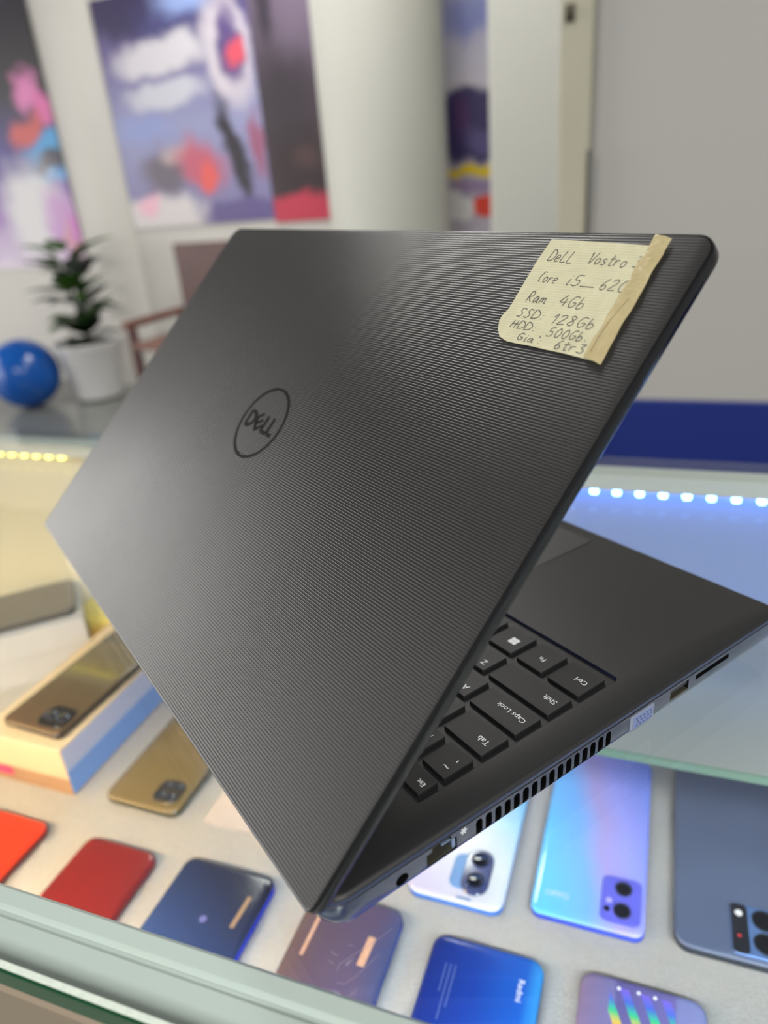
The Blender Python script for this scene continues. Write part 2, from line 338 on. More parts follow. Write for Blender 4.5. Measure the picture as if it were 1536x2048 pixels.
for q in ([(4.6, -4.5), (4.5, -2.5), (6.7, 0.6), (10.0, 4.8), (12.5, 7.7), (16.4, 13.7)], [(6.0, -7.7), (8.3, -7.6), (10.4, -5.1), (12.5, -1.5), (14.0, 1.8), (15.4, 4.6)], [(0.4, 1.0), (1.2, 0.5), (2.8, 0.1)], [(4.8, 4.3), (6.5, 4.6)]):
    b = B(); ribbon(b, q, .10, Z0 - .01, .02); link('scratch', b, mat('glass_scratch', (128, 124, 140), .6), case)
# raised shelf inside, right half
sh = empty('glass_shelf', (0, 0, 0)); tag(sh, 'pale shelf with a green glass front edge, right of the laptop inside the case', 'shelf')
b = B(); box(b, 10, XR - 2, 247, 445, Z0 - 126, Z0 - 120); link('shelf_panel', b, mat('frosted_shelf', (146, 149, 144), 0.35), sh)
b = B(); box(b, 10, XR - 2, 245.5, 247, Z0 - 126, Z0 - 120.2); link('glass_edge', b, mat('pale_green_edge', (104, 132, 118), 0.15), sh)
for x in (30, XR - 40):
    b = B(); box(b, x, x + 8, 416, 445, Z0 - 150, Z0 - 126.2, 1); link('bracket', b, M_railm, sh)
# LED strips under the rear rail
def led_strip(x0, x1, pitch, col, es, core, label, group):
    r = empty('led_strip', ((x0 + x1) / 2 * MM, 0, 0)); tag(r, label, 'light strip', group)
    xc = (x0 + x1) / 2
    b = B(); box(b, x0 - xc, x1 - xc, 436, 445.6, Z0 - 23.4, Z0 - 22.1); link('tape', b, mat('strip_tape', core, 0.5), r)
    me = B(); slab(me, -3.1, 3.1, -3.1, 3.1, 1.2, [(0, 0), (2.2, 0), (3.4, 0.4), (4.2, 1.2)], 3)
    me.transform(Matrix.Rotation(PI, 4, 'X'))
    mt = mat('led_chip', (250, 250, 250), 0.4, emit=col, es=es)
    first = None; x = x0 + 8
    while x < x1 - 4:
        if first is None: first = link('led', me, mt, r); q = first
        else: q = first.copy(); C.objects.link(q); q.parent = r
        q.location = ((x - xc) * MM, 0.4386, (Z0 - 23.4) * MM); x += pitch
led_strip(-90, 610, 17.6, (0.16, 0.40, 1.0), 24, (190, 205, 230), 'cool white LED strip under the rear rail, right of the laptop', None)
led_strip(-1490, -500, 17.6, (1.0, 0.86, 0.11), 5, (230, 214, 150), 'yellow LED strip under the rear rail, left of the laptop', None)

# unseen light strips added under the front rail to brighten cloth and phones
def front_fill_strip(x0, x1, col, es, label):
    r = empty('led_strip', ((x0 + x1) / 2 * MM, 0, 0)); tag(r, label, 'light strip'); xc = (x0 + x1) / 2  # this led_strip is an added unseen fill light
    b = B(); box(b, x0 - xc, x1 - xc, -24, -10, Z0 - 27.4, Z0 - 26.2); link('tape', b, mat('front_fill_tape', (220, 220, 220), .5), r)
    b = B(); box(b, x0 - xc + 4, x1 - xc - 4, -19, -15, Z0 - 29, Z0 - 27.5); link('led', b, mat('front_fill_glow', (250, 250, 250), .4, emit=col, es=es), r)  # this led is the glowing bar of the added unseen strip
front_fill_strip(-176, 610, (0.75, 0.86, 1.0), 205, 'added unseen white light strip under the front rail, right half of the case')
front_fill_strip(-1490, -184, (1.0, 0.66, 0.31), 330, 'added unseen warm light strip under the front rail, left half of the case')

# ------------------------------------------------------------------ phones in the case
ZD = Z0 - 230
M_lens = mat('lens_glass', (18, 18, 26), 0.08, coat=1); M_lring = mat('lens_ring', (96, 104, 132), 0.25, 0.8); M_white = mat('white_mark', (236, 236, 240), 0.4)
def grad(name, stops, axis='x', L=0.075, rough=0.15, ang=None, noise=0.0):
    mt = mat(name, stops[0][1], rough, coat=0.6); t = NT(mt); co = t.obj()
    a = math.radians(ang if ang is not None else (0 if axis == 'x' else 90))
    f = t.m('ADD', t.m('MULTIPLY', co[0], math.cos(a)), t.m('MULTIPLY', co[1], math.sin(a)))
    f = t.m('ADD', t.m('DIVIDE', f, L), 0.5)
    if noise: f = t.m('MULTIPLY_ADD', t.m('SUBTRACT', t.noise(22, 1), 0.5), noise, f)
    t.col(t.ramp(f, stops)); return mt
def phone(cx, cy, w_, h_, back, frame, label, T=8.0, r=9, z=None, rz=0.0, group='phones laid out in the case', edge_soft=2.2):
    p = empty('smartphone', (cx * MM, cy * MM, (ZD if z is None else z) * MM), rz); tag(p, label, 'phone', group)
    b = B(); slab(b, -w_ / 2, w_ / 2, -h_ / 2, h_ / 2, r, [(0, 1.6), (1.2, .4), (2.6, 0), (T - 2.8, 0), (T - 1.6, .25)], 7); link('frame', b, frame, p, True)
    b = B(); slab(b, -w_ / 2, w_ / 2, -h_ / 2, h_ / 2, r, [(T - 1.6, .25), (T - 0.7, edge_soft * .45), (T - 0.2, edge_soft), (T, edge_soft * 2)], 7); link('back_panel', b, back, p, True)
    p['T'] = T
    return p
def bump_mod(p, x0, x1, y0, y1, r, mt, h=1.3):
    T = p['T']; b = B(); slab(b, x0, x1, y0, y1, r, [(T - .1, 0), (T + h - .4, 0), (T + h, .4)], 6); return link('camera_bump', b, mt, p, True)
def lens(par, x, y, R, z, ring=None):
    b = B(); lathe(b, [(R, z), (R, z + .7), (R - .6, z + .9), (R - 1.2, z + .5)], x, y, 24, mi=0)
    lathe(b, [(R - 1.2, z + .52), (R - 1.3, z + .56)], x, y, 24, mi=1)
    return link('lens', b, [ring or M_lring, M_lens], par, True)
def mark(name, p, bm, mt=None): return link(name, bm, mt or M_white, p)

# bright orange phone, left
p = phone(-375, 84, 66, 160, mat('orange_back', (214, 56, 28), 0.3, coat=.5), mat('dark_red_frame', (120, 30, 24), 0.3), 'orange phone at the left end of the front row')
# dark red phone
p = phone(-271, 84, 64, 160, mat('red_back', (124, 30, 32), 0.3, coat=.5), mat('red_frame', (140, 30, 34), 0.3), 'dark red phone with a faint small emblem, between the orange and navy phones')
b = B(); ribbon(b, [(-4, 14), (0, 23), (4, 14)], 1.2, 8); ribbon(b, [(-1.6, 14), (1.6, 14)], 1.2, 8); mark('emblem', p, b, mat('red_emblem', (196, 84, 80), 0.4))
bump_mod(p, 8, 27, -74, -40, 6, bpy.data.materials['red_back'])
# navy phone with a blue side
p = phone(-179, 89, 74, 162, grad('navy_back', [(0, (50, 100, 166)), (.45, (56, 78, 132)), (.8, (40, 48, 78)), (1, (32, 34, 48))], ang=55, L=.17), mat('bright_blue_frame', (40, 64, 226), 0.25), 'navy blue phone with a bright blue side, below the left edge of the laptop')
b = B(); ribbon(b, [(24, 38), (25, 62)], 3.2, 8.02); mark('stripe', p, b, mat('bronze_print', (150, 124, 100), .4))
b = B(); lathe(b, [(2.6, 8.0), (2.6, 8.12)], 2, 38, 16); mark('sensor_dot', p, b, mat('violet_dot', (110, 108, 170), .4))
b = B(); lathe(b, [(2.4, 8.0), (2.4, 8.12)], -20, 8, 16); mark('sensor_dot', p, b, mat('violet_dot', (110, 108, 170), .4))
# violet brown phone under the laptop's corner
p = phone(-80, 90, 66, 164, grad('brown_back', [(0, (104, 84, 80)), (.3, (92, 78, 96)), (.8, (92, 82, 110)), (1, (78, 84, 124))], ang=0, L=.066, noise=.4), mat('blue_violet_frame', (62, 84, 178), 0.25), 'violet brown phone with two copper stickers, under the near corner of the laptop')
for x0, y0, y1, wd in ((17, 38, 58, 5.0), (-22, 34, 72, 2.4)):
    b = B(); ribbon(b, [(x0, y0), (x0 + 1, y1)], wd, 8.02); mark('sticker', p, b, noisy('copper_sticker', (204, 160, 134), .5, .15, 300))
# royal blue phone with lettering
p = phone(11, 84, 70, 161, grad('royal_back', [(0, (26, 42, 118)), (.45, (30, 62, 156)), (.85, (32, 92, 190)), (1, (60, 160, 232))], L=.072, rough=.12), mat('azure_frame', (46, 120, 214), 0.25), 'royal blue phone with white vertical lettering, front row right of the violet brown phone')
mark('brand_lettering', p, text_bm('Redmi', 5.4, 23, 58, 8.03, -PI / 2, align='CENTER'))
for k, wd in enumerate((26, 34, 18)):
    b = B(); ribbon(b, [(-17 - 3 * k, 62 - wd), (-17 - 3 * k, 62)], .9, 8.02); mark('small_print', p, b, mat('faint_print', (74, 92, 150), .5))
# lilac phone with the LED strip's rainbow reflection painted into its back
M_rainbow_reflect = mat('painted_reflection_back', (136, 128, 172), 0.15, coat=.6); t = NT(M_rainbow_reflect); co = t.obj()
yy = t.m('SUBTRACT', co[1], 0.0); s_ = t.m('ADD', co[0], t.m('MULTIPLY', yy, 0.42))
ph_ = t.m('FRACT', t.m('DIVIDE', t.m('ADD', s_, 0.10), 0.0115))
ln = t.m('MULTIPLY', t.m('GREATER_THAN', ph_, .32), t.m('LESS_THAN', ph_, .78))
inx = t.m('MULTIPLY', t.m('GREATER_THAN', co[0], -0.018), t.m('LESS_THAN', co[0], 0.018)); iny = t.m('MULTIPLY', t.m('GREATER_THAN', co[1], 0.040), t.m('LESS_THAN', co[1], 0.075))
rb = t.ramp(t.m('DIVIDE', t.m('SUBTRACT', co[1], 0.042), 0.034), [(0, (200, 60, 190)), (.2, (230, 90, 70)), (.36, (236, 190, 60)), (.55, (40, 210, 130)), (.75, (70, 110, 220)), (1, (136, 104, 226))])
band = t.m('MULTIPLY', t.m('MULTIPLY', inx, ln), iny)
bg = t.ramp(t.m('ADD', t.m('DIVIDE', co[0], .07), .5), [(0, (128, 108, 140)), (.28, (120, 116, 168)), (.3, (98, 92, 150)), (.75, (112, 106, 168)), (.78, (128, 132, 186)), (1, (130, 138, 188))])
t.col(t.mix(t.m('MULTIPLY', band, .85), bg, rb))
p = phone(102, 86, 70, 162, M_rainbow_reflect, mat('rosy_frame', (150, 118, 110), 0.25), 'lilac phone with painted rainbow reflection streaks, right of the royal blue phone')
for x in (-13, -2, 7):  # white discs stand in for LED glints
    b = B(); lathe(b, [(1.1, 8.0), (1.1, 8.1)], x, 75 - abs(x) * .05, 14); mark('painted_glint_dot', p, b)
# white and sky blue phone with an oval camera island
p = phone(-20, 268, 67, 160, grad('white_back', [(0, (206, 200, 226)), (.45, (216, 224, 230)), (.75, (150, 204, 238)), (1, (76, 150, 226))], ang=35, L=.12), mat('sky_frame', (84, 132, 220), 0.25), 'white and sky blue phone with a dark oval camera, below the laptop vents')
cb = bump_mod(p, 2, 21, -73, -36, 9, mat('navy_glass', (40, 54, 110), .12, coat=1))
b = B(); slab(b, -6, 21, -70, -42, 6, [(7.9, 0), (8.5, 0), (8.8, .4)]); mark('camera_plate', p, b, mat('steel_blue', (96, 140, 196), .3))
for y in (-45, -62): lens(cb, 11.5, y, 6.2, 9.3)
b = B(); ribbon(b, [(2, -76.4), (12, -76.4)], 1.6, 8.02); mark('small_print', p, b, mat('blue_print', (70, 110, 170), .5))
# large sky blue to violet phone, its lavender patch painting in a pinkish reflection
p = phone(66, 274, 72, 156, grad('aurora_back', [(0, (104, 196, 252)), (.35, (126, 182, 254)), (.55, (176, 166, 232)), (.72, (164, 168, 254)), (1, (136, 156, 254))], ang=12, L=.085, noise=.18), mat('indigo_frame', (70, 92, 220), 0.25), 'sky blue to violet phone with two round lenses, beside the shelf edge', r=7)
cb = bump_mod(p, 8, 33, -73, -38, 5, mat('violet_bump', (106, 108, 226), .15, coat=.6))
for y in (-47, -63.5): lens(cb, 21.5, y, 5.6, 9.3, mat('dark_ring', (44, 48, 84), .3))
b = B(); lathe(b, [(2, 9.3), (2, 9.42)], 12, -64, 16); link('flash', b, M_lens, cb)
b = B(); lathe(b, [(2, 9.3), (2, 9.42)], 13, -57.5, 16); link('flash', b, mat('pale_flash', (178, 172, 232), .3), cb)
mark('brand_lettering', p, text_bm('OPPO', 6.0, -20, -62, 8.03, 0, align='CENTER'), mat('pale_lettering', (196, 206, 240), .4))
# slate phone at the right edge
p = phone(157, 281, 76, 164, noisy('slate_back', (90, 101, 128), .35, .08, 20), mat('slate_frame', (44, 50, 62), 0.3), 'slate grey phone with a large camera block, at the right edge of the case', r=10)
cb = bump_mod(p, -5, 34, -79, -44, 4, mat('steel_bump', (104, 136, 190), .25, .3))
b = B(); slab(b, -4.6, 5, -78.5, -44.5, 3, [(9.2, 0), (9.5, 0)]); link('camera_strip', b, mat('black_strip', (36, 38, 46), .3), cb)
for y in (-53, -69): lens(cb, 14.5, y, 7.2, 9.3, mat('black_ring', (30, 34, 42), .3))
b = B(); lathe(b, [(2.2, 9.5), (2.2, 9.6)], 0, -51, 16); link('flash', b, M_white, cb)
b = B(); lathe(b, [(1.2, 9.5), (1.2, 9.6)], -.5, -67, 12); link('red_dot', b, mat('red_dot', (200, 60, 60), .4), cb)
# olive gold phone, lying face up
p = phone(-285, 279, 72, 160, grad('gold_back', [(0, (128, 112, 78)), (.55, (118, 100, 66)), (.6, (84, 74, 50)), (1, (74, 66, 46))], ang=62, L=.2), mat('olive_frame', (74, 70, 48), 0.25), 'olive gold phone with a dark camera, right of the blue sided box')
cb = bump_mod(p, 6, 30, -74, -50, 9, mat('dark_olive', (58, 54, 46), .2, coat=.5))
for x, y in ((13, -56), (23, -56), (13, -67), (23, -67)): lens(cb, x, y, 3.6, 9.3)
# price card
o = B(); slab(o, -24, 24, -18, 18, 1.5, [(0, 0), (.8, 0)], 3); q = link('price_card', o, noisy('card_white', (206, 194, 186), .7, .03, 100), loc=(-.205, .222, ZD * MM), smooth=False); tag(q, 'blank white price card on the cloth, right of the olive gold phone', 'card')

# ------------------------------------------------------------------ boxes at the left
M_cream = noisy('cream_card', (216, 194, 160), .6, .03, 30); M_whitec = noisy('white_card', (194, 196, 200), .5, .02, 30)
def carton(cx, cy, cz, L, Wd, H, rz, mats, label, lid_line, group):
    p = empty('phone_box', (cx * MM, cy * MM, cz * MM), rz); tag(p, label, 'box', group)
    b = B(); box(b, -Wd / 2 + .5, Wd / 2 - .5, -L / 2 + .5, L / 2 - .5, 0, H * lid_line - .4, .6); link('tray', b, mats[0], p)
    b = B(); box(b, -Wd / 2, Wd / 2, -L / 2, L / 2, H * lid_line, H, .6); link('lid', b, mats[1], p)
    return p
pb = carton(-394, 281, ZD, 168, 87, 50, 0, [noisy('tan_card', (176, 138, 106), .6, .04, 30), M_cream], 'cream phone box with a blue side, carrying a dark brown phone', .36, 'phone boxes')
b = B(); box(b, 43.3, 43.9, -83, 83, 2, 26); link('side_print', b, mat('blue_print_side', (120, 156, 216), .5), pb)
b = B(); box(b, 43.6, 44.0, -83, 83, 26, 48); link('side_print', b, mat('lilac_print_side', (186, 190, 214), .5), pb)
b = B(); slab(b, -41, -19, -85.0, -84.4, .2, [(9, 0), (17, 0)]); link('sticker', b, mat('pink_sticker', (226, 66, 122), .5), pb)
p = phone(-386, 282, 66, 150, grad('bronze_back', [(0, (96, 76, 56)), (.5, (92, 80, 58)), (.8, (84, 74, 54)), (.83, (48, 42, 32)), (1, (44, 38, 30))], axis='y', L=.15), mat('black_frame', (40, 34, 28), .3), 'dark brown phone lying on the cream phone box', z=ZD + 50, rz=math.radians(-3), group='phones on the boxes', r=6)
cb = bump_mod(p, 2, 30, -70, -46, 6, mat('black_glass', (34, 30, 28), .15, coat=.6))
for x, y in ((9, -58), (22, -58)): lens(cb, x, y, 5.4, 9.3)
ang = math.atan2(.676, .737)
dx, dy = .737, .676; nx_, ny_ = -.676, .737
bx_, by_ = -461 - dx * 82 + nx_ * 43, 357 - dy * 82 + ny_ * 43
carton(bx_, by_, ZD, 164, 86, 60, ang - PI / 2, [M_whitec, M_whitec], 'plain white phone box turned at an angle, behind the cream box', .5, 'phone boxes')
phone(bx_ + nx_ * 4, by_ + ny_ * 4, 74, 152, noisy('grey_back', (116, 112, 108), .25, .05, 20), mat('dark_grey_frame', (62, 62, 62), .3), 'grey phone lying on the plain white phone box', z=ZD + 60, rz=ang - PI / 2, group='phones on the boxes')
yb = empty('gift_box', (-.458, .404, ZD * MM), math.radians(12)); tag(yb, 'small yellow box with an orange band, behind the cream phone box', 'box')
b = B(); box(b, -40, 40, -24, 24, 0, 34, 1.2); link('body', b, noisy('yellow_card', (214, 176, 66), .5, .08, 40), yb)
b = B(); box(b, -41, 41, -25, 25, 34.1, 46, 1.2); link('lid', b, noisy('pale_yellow_card', (216, 202, 92), .5, .08, 40), yb)
b = B(); box(b, -41.2, 41.2, -25.2, -24.2, 6, 18); link('band', b, mat('orange_band', (206, 158, 70), .5), yb)

# ------------------------------------------------------------------ the laptop
lap = empty('laptop', (0, 0, HC), TILT); tag(lap, 'black ribbed laptop standing half open on the glass counter', 'laptop')
M_base = mat('palmrest_black', (27, 27, 28), 0.5); t = NT(M_base); t.bump(t.noise(2200, 2), 0.00008)
M_gloss = mat('gloss_black', (20, 21, 24), 0.16, spec=.6); M_side = mat('side_reflection_blue', (42, 51, 80), .14, spec=1.0, coat=.6)  # blue in the side colour stands in for the reflected phones
M_key = mat('key_black', (25, 25, 26), 0.5, spec=.35); M_well = mat('well_black', (10, 10, 11), 0.55, spec=.2)
M_leg = mat('legend_white', (226, 228, 230), 0.5)
W_, D_ = 381, 258
def rear(z):
    T_ = [(2, 12), (3.5, 6.5), (6, 2.8), (9, .8), (13, 0), (17, .8), (19, 2.6)]
    for (a, va), (c, vc) in zip(T_, T_[1:]):
        if z <= c: return va + (vc - va) * max(0, (z - a)) / (c - a)
    return 2.6
def brect(z, i, wedge=1.0, r=9):
    return [(x, y, z - wedge * max(0, y) / D_) for x, y in rr(-W_ + i, -i, rear(z) + i * .3, D_ - i, max(r - i, 1.5), 8)]
b = B()
rings = [brect(2, 13), brect(3.4, 7), brect(5, 2.6), brect(6.5, .8), brect(8.5, .1), brect(12, 0), brect(15.6, 0), brect(15.8, .4), brect(16.2, .4), brect(16.4, 0), brect(17.6, .25), brect(18.5, .9), brect(19, 2.0)]
vs = loops(b, rings, cap0=True, cap1=False)
WX0, WX1, WY0, WY1 = -367, -15.5, 48, 157.5
well = rr(WX0, WX1, WY0, WY1, 2.5, 4)
zt = lambda y, z=19: z - max(0, y) / D_
wv = [b.verts.new((x, y, zt(y))) for x, y in well]; wl = [b.verts.new((x, y, zt(y) - 1.6)) for x, y in well]
nW = len(wv)
es = [b.edges.new((wv[i], wv[(i + 1) % nW])) for i in range(nW)]
top = vs[-1]; es += [b.edges.get((top[i], top[(i + 1) % len(top)])) for i in range(len(top))]
bmesh.ops.triangle_fill(b, use_beauty=True, use_dissolve=False, edges=es)
for i in range(nW): b.faces.new((wv[i], wl[i], wl[(i + 1) % nW], wv[(i + 1) % nW]))
b.faces.new(wl)
bmesh.ops.recalc_face_normals(b, faces=b.faces[:])
b.normal_update()
for f in b.faces:
    if f.normal.z < .5: f.material_index = 1
base = link('base', b, [M_base, M_side, M_well], lap, True)
# openings in the left side, cut out as real holes
cut = B()
def slotcut(y0, y1, z0, z1, depth, r):
    pts = rr(y0, y1, z0, z1, min(r, (y1 - y0) / 2 - .01, (z1 - z0) / 2 - .01), 5)
    loops(cut, [[(x, y, z) for y, z in pts] for x in (-depth, 3)])
for k in range(16): slotcut(62.2 + 4.57 * k, 65.2 + 4.57 * k, 6.4, 14.3, 9, 1.5)
slotcut(27.2, 32.4, 7.6, 12.8, 9, 2.6)
slotcut(40.2, 53.4, 7.4, 13.4, 11, .4); slotcut(42.6, 51.0, 13.3, 15.3, 11, .3)
slotcut(171.6, 184.6, 8.2, 13.6, 9, .5); slotcut(189.6, 214.4, 10.6, 13.2, 12, .6)
co_ = link('cutter', cut, M_well)
md = base.modifiers.new('cut', 'BOOLEAN'); md.object = co_; md.operation = 'DIFFERENCE'; md.solver = 'EXACT'; md.use_self = True; md.material_mode = 'INDEX'
co_.parent = lap; bpy.context.view_layer.update()
me = bpy.data.meshes.new_from_object(base.evaluated_get(bpy.context.evaluated_depsgraph_get()))
base.modifiers.clear(); old = base.data; base.data = me; bpy.data.meshes.remove(old); bpy.data.objects.remove(co_)
me.name = 'base'
# port innards
M_pin = mat('port_metal', (150, 170, 205), 0.3, .8); M_tin = mat('port_tin', (120, 118, 104), 0.35, .8)
b = B(); tube(b, [(-9, 29.8, 10.2), (-2.2, 29.8, 10.2)], .8, 10); link('power_jack', b, M_tin, lap, True)
e = B(); box(e, -10.6, -9.6, 40.6, 53, 7.6, 13.2); box(e, -9.6, -.8, 41, 52.8, 7.5, 8.0)
eth = link('ethernet_port', e, M_tin, lap)
b = B(); box(b, -9, -.6, 51.6, 53.2, 8.2, 13.2, .2); box(b, -8, -.7, 47.2, 51.8, 12.2, 13.2, .2); link('contact', b, M_pin, eth)
e = B(); box(e, -1, .5, 145.2, 161, 6.3, 14.3, 1.2); vga = link('video_port', e, mat('port_shell', (156, 164, 182), .35, .6), lap)
b = B(); box(b, .3, .7, 147, 159.2, 7.4, 13.2, .15); link('face', b, mat('port_face', (112, 126, 166), .5), vga)
b = B()
for r_ in range(3):
    for k in range(5): lathe_pts = [(0.55, 0)]; box(b, .65, .78, 148.6 + 2.2 * k + (r_ % 2) * .7, 149.5 + 2.2 * k + (r_ % 2) * .7, 8.2 + 1.7 * r_, 9.0 + 1.7 * r_)
link('pin_hole', b, mat('pin_hole', (70, 80, 120), .6), vga)
e = B(); box(e, -8.6, -.4, 172.4, 183.8, 11.4, 13.0, .2); usb = link('usb_port', e, mat('usb_tongue', (40, 40, 44), .5), lap)
b = B(); box(b, -8.6, -.1, 171.8, 184.4, 8.3, 8.8); box(b, -8.6, -.1, 171.7, 172.1, 8.3, 13.4); link('shell', b, M_tin, usb)
e = B(); box(e, -11.5, -3.2, 190.4, 213.6, 11, 12.8, .2); link('card_slot', e, mat('slot_grey', (34, 40, 54), .4), lap)
e = B()
for a in (0, 60, 120): ribbon(e, [(56.6 + 1.5 * math.cos(math.radians(a)), 13.6 + 1.5 * math.sin(math.radians(a))), (56.6 - 1.5 * math.cos(math.radians(a)), 13.6 - 1.5 * math.sin(math.radians(a)))], .5, 0, .06)
e.transform(Matrix(((0, 0, 1, .02), (1, 0, 0, 0), (0, 1, 0, 0), (0, 0, 0, 1)))); link('lan_mark', e, M_leg, lap)
for x in (-40, -341):
    for y in (26, 232):
        b = B(); slab(b, x - 14, x + 14, y - 4, y + 4, 3.5, [(0, .6), (.6, 0), (3.0, 0)]); link('rubber_foot', b, mat('rubber', (18, 18, 18), .8), lap)
# hinges
for x0, x1 in ((-80, -28), (-353, -301)):
    b = B(); tube(b, [(x0, 4.2, 17.2), (x1, 4.2, 17.2)], 3.4, 16); link('hinge', b, M_gloss, lap, True)
# keys
def key(x0, x1, y0, y1, leg=(), size=3.4):
    ym = (y0 + y1) / 2; zz = zt(ym) - 1.55
    b = B(); slab(b, -(x1), -(x0), y0, y1, .9, [(zz, .0), (zz + 1.55, .12), (zz + 1.78, .32), (zz + 1.72, 1.6)], 3)
    k = link('key', b, M_key, lap, True)
    for i, (s, lx, ly, sz) in enumerate(leg):
        if s == '#win':
            lb = B()
            for a in (0, 1):
                for c in (0, 1): box(lb, -(x0 + lx + 2.3 * a + 2.1), -(x0 + lx + 2.3 * a), y0 + ly + 2.3 * c, y0 + ly + 2.3 * c + 2.1, zz + 1.73, zz + 1.82)
        else: lb = text_bm(s, sz, -(x0 + lx), y0 + ly, zz + 1.79, PI, .04)
        link('legend', lb, M_leg, k)
R = [(51, 60.5), (63, 77.8), (81.2, 96), (99, 113.8), (117, 132), (135, 152.4)]
fn = ['Esc'] + ['F%d' % i for i in range(1, 13)] + ['Prt', 'Ins', 'Del']
x = 18.5
for i, s in enumerate(fn): key(x, x + 15.4, *R[0], [(s, 2, 4.6, 3.0)] + ([('A', 11, 3.2, 2.4)] if i == 0 else [])); x += 18.4
for i, s in enumerate(['Home', 'End', 'PgUp']): key(315 + 18 * i - 1, 315 + 18 * i + 14, *R[0], [(s, 1.5, 4.6, 2.6)])
key(18.5, 32.2, *R[1], [('~', 3, 4.6, 5.0), ("'", 3.2, 11.2, 5.0)])
for i, (u_, l_) in enumerate(zip('!@#$%^&*()_+', '1234567890-=')): key(35.4 + 19 * i, 51.2 + 19 * i, *R[1], [(u_, 3, 4.4, 3.6), (l_, 3, 10.6, 3.8)])
key(263.4, 291, *R[1], [('Backspace', 3, 7, 3.0)])
key(18.5, 41.2, *R[2], [('Tab', 3, 6.6, 3.9)])
for i, s in enumerate('QWERTYUIOP[]'): key(44.4 + 19 * i, 60.2 + 19 * i, *R[2], [(s, 3, 5, 4.4)])
key(272.4, 291, *R[2], [('\\', 3, 7, 4)])
key(18.5, 46.2, *R[3], [('Caps Lock', 3, 8.4, 3.7)])
for i, s in enumerate("ASDFGHJKL;'"): key(49.4 + 19 * i, 65.2 + 19 * i, *R[3], [(s, 3, 5, 4.4)])
key(258.4, 291, *R[3], [('Enter', 3, 7, 3.4)])
key(18.5, 54.2, *R[4], [('Shift', 3, 8.2, 3.8)])
for i, s in enumerate('ZXCVBNM,./'): key(57.4 + 19 * i, 73.2 + 19 * i, *R[4], [(s, 3, 5, 4.4)])
key(247.4, 291, *R[4], [('Shift', 3, 7, 3.8)])
key(18.5, 36.2, *R[5], [('Ctrl', 3, 9, 3.8)]); key(39.6, 55.2, *R[5], [('Fn', 5, 8, 3.6)]); key(58.6, 74.6, *R[5], [('#win', 4, 6, 0)]); key(77.8, 93.6, *R[5], [('Alt', 3, 8, 3.6)])
key(96.8, 188.6, *R[5]); key(191.8, 207.6, *R[5], [('Alt', 3, 8, 3.6)]); key(210.8, 231, *R[5], [('Ctrl', 3, 8, 3.6)])
for i, s in enumerate('<v>'): key(234.4 + 19 * i, 250.2 + 19 * i, 144.4, 152.4, [(s, 6, 4, 3)])
key(253.4, 269.2, 135, 142.2, [('^', 6, 4, 3)])
for r_, row in enumerate((('Num', '/', '*', '-'), '789+', '456', '123', '0.')):
    for i, s in enumerate(row): key(296 + 17.8 * i, 311 + 17.8 * i, *R[1 + r_], [(s, 3, 6, 3.2)])
# touchpad
b = B(); slab(b, -212, -108, 166, 247.6, 2, [(zt(207) - .6, 0), (zt(207) + .12, 0), (zt(207) + .16, .4)], 4); tp = link('touchpad', b, mat('touchpad_black', (40, 39, 42), .4), lap)
b = B(); box(b, -211, -109, 246.4, 248.0, zt(247) - .2, zt(247) + .22); link('edge_groove', b, mat('groove_black', (14, 14, 15), .6), tp)

# lid: local x along the width, y up the lid, z out of its outer face
TH = math.radians(44.536)
LM = Matrix(((1, 0, 0, 0), (0, math.cos(TH), -math.sin(TH), -4.5826 * MM), (0, math.sin(TH), math.cos(TH), 19.6915 * MM), (0, 0, 0, 1)))
LH = 252.2
PITCH = 0.00118
M_lid = mat('lid_ribbed', (20, 19, 19), 0.36, spec=.75); t = NT(M_lid); co = t.obj()
f = t.m('FRACT', t.m('DIVIDE', co[1], PITCH))
tri = t.m('SUBTRACT', 1.0, t.m('MULTIPLY', t.m('ABSOLUTE', t.m('SUBTRACT', f, 0.5)), 2.0))      # 0 in the groove, 1 on the crest
crest = t.m('POWER', t.m('SINE', t.m('MULTIPLY', tri, PI / 2)), 9.0)
t.bump(t.m('ADD', crest, t.m('MULTIPLY', t.noise(2600, 2), .08)), 0.00008)
sm = t.noise(9, 4, .6); t.p.inputs['Roughness'].default_value = .36
t.l(t.m('MULTIPLY_ADD', sm, .10, .31), t.p.inputs['Roughness'])
b = B()
vs = slab(b, -W_, 0, 0, LH, 9, [(-6.2, 1.3), (-5.6, .5), (-4.8, .1), (-3, 0), (-1.6, .1)], 8, cap1=False, mi=1, rb=4.5)
vs2 = slab(b, -W_, 0, 0, LH, 9, [(-1.6, .1), (-.6, .25), (-.15, .6), (0, 1.2)], 8, cap0=False, mi=1, rb=4.5); b.faces.ensure_lookup_table(); b.faces[-1].material_index = 0
bmesh.ops.remove_doubles(b, verts=b.verts[:], dist=.001)
lid = link('lid', b, [M_lid, mat('lid_edge_gloss', (14, 14, 16), .14, spec=.5)], lap, True); lid.matrix_local = LM
b = B(); slab(b, -W_ + 2, -2, 2, LH - 2, 8, [(-6.9, .4), (-6.1, 0)], 6); link('screen_bezel', b, mat('bezel_black', (24, 24, 25), .45), lid)
b = B(); slab(b, -W_ + 18, -18, 26, LH - 18, 1, [(-7.05, 0), (-6.85, 0)], 3); link('screen', b, mat('screen_dark', (10, 11, 14), .12, coat=.6), lid)
b = B(); lathe(b, [(2.2, -7.1), (2.2, -6.85)], -190, LH - 9, 20); link('webcam', b, M_lens, lid)
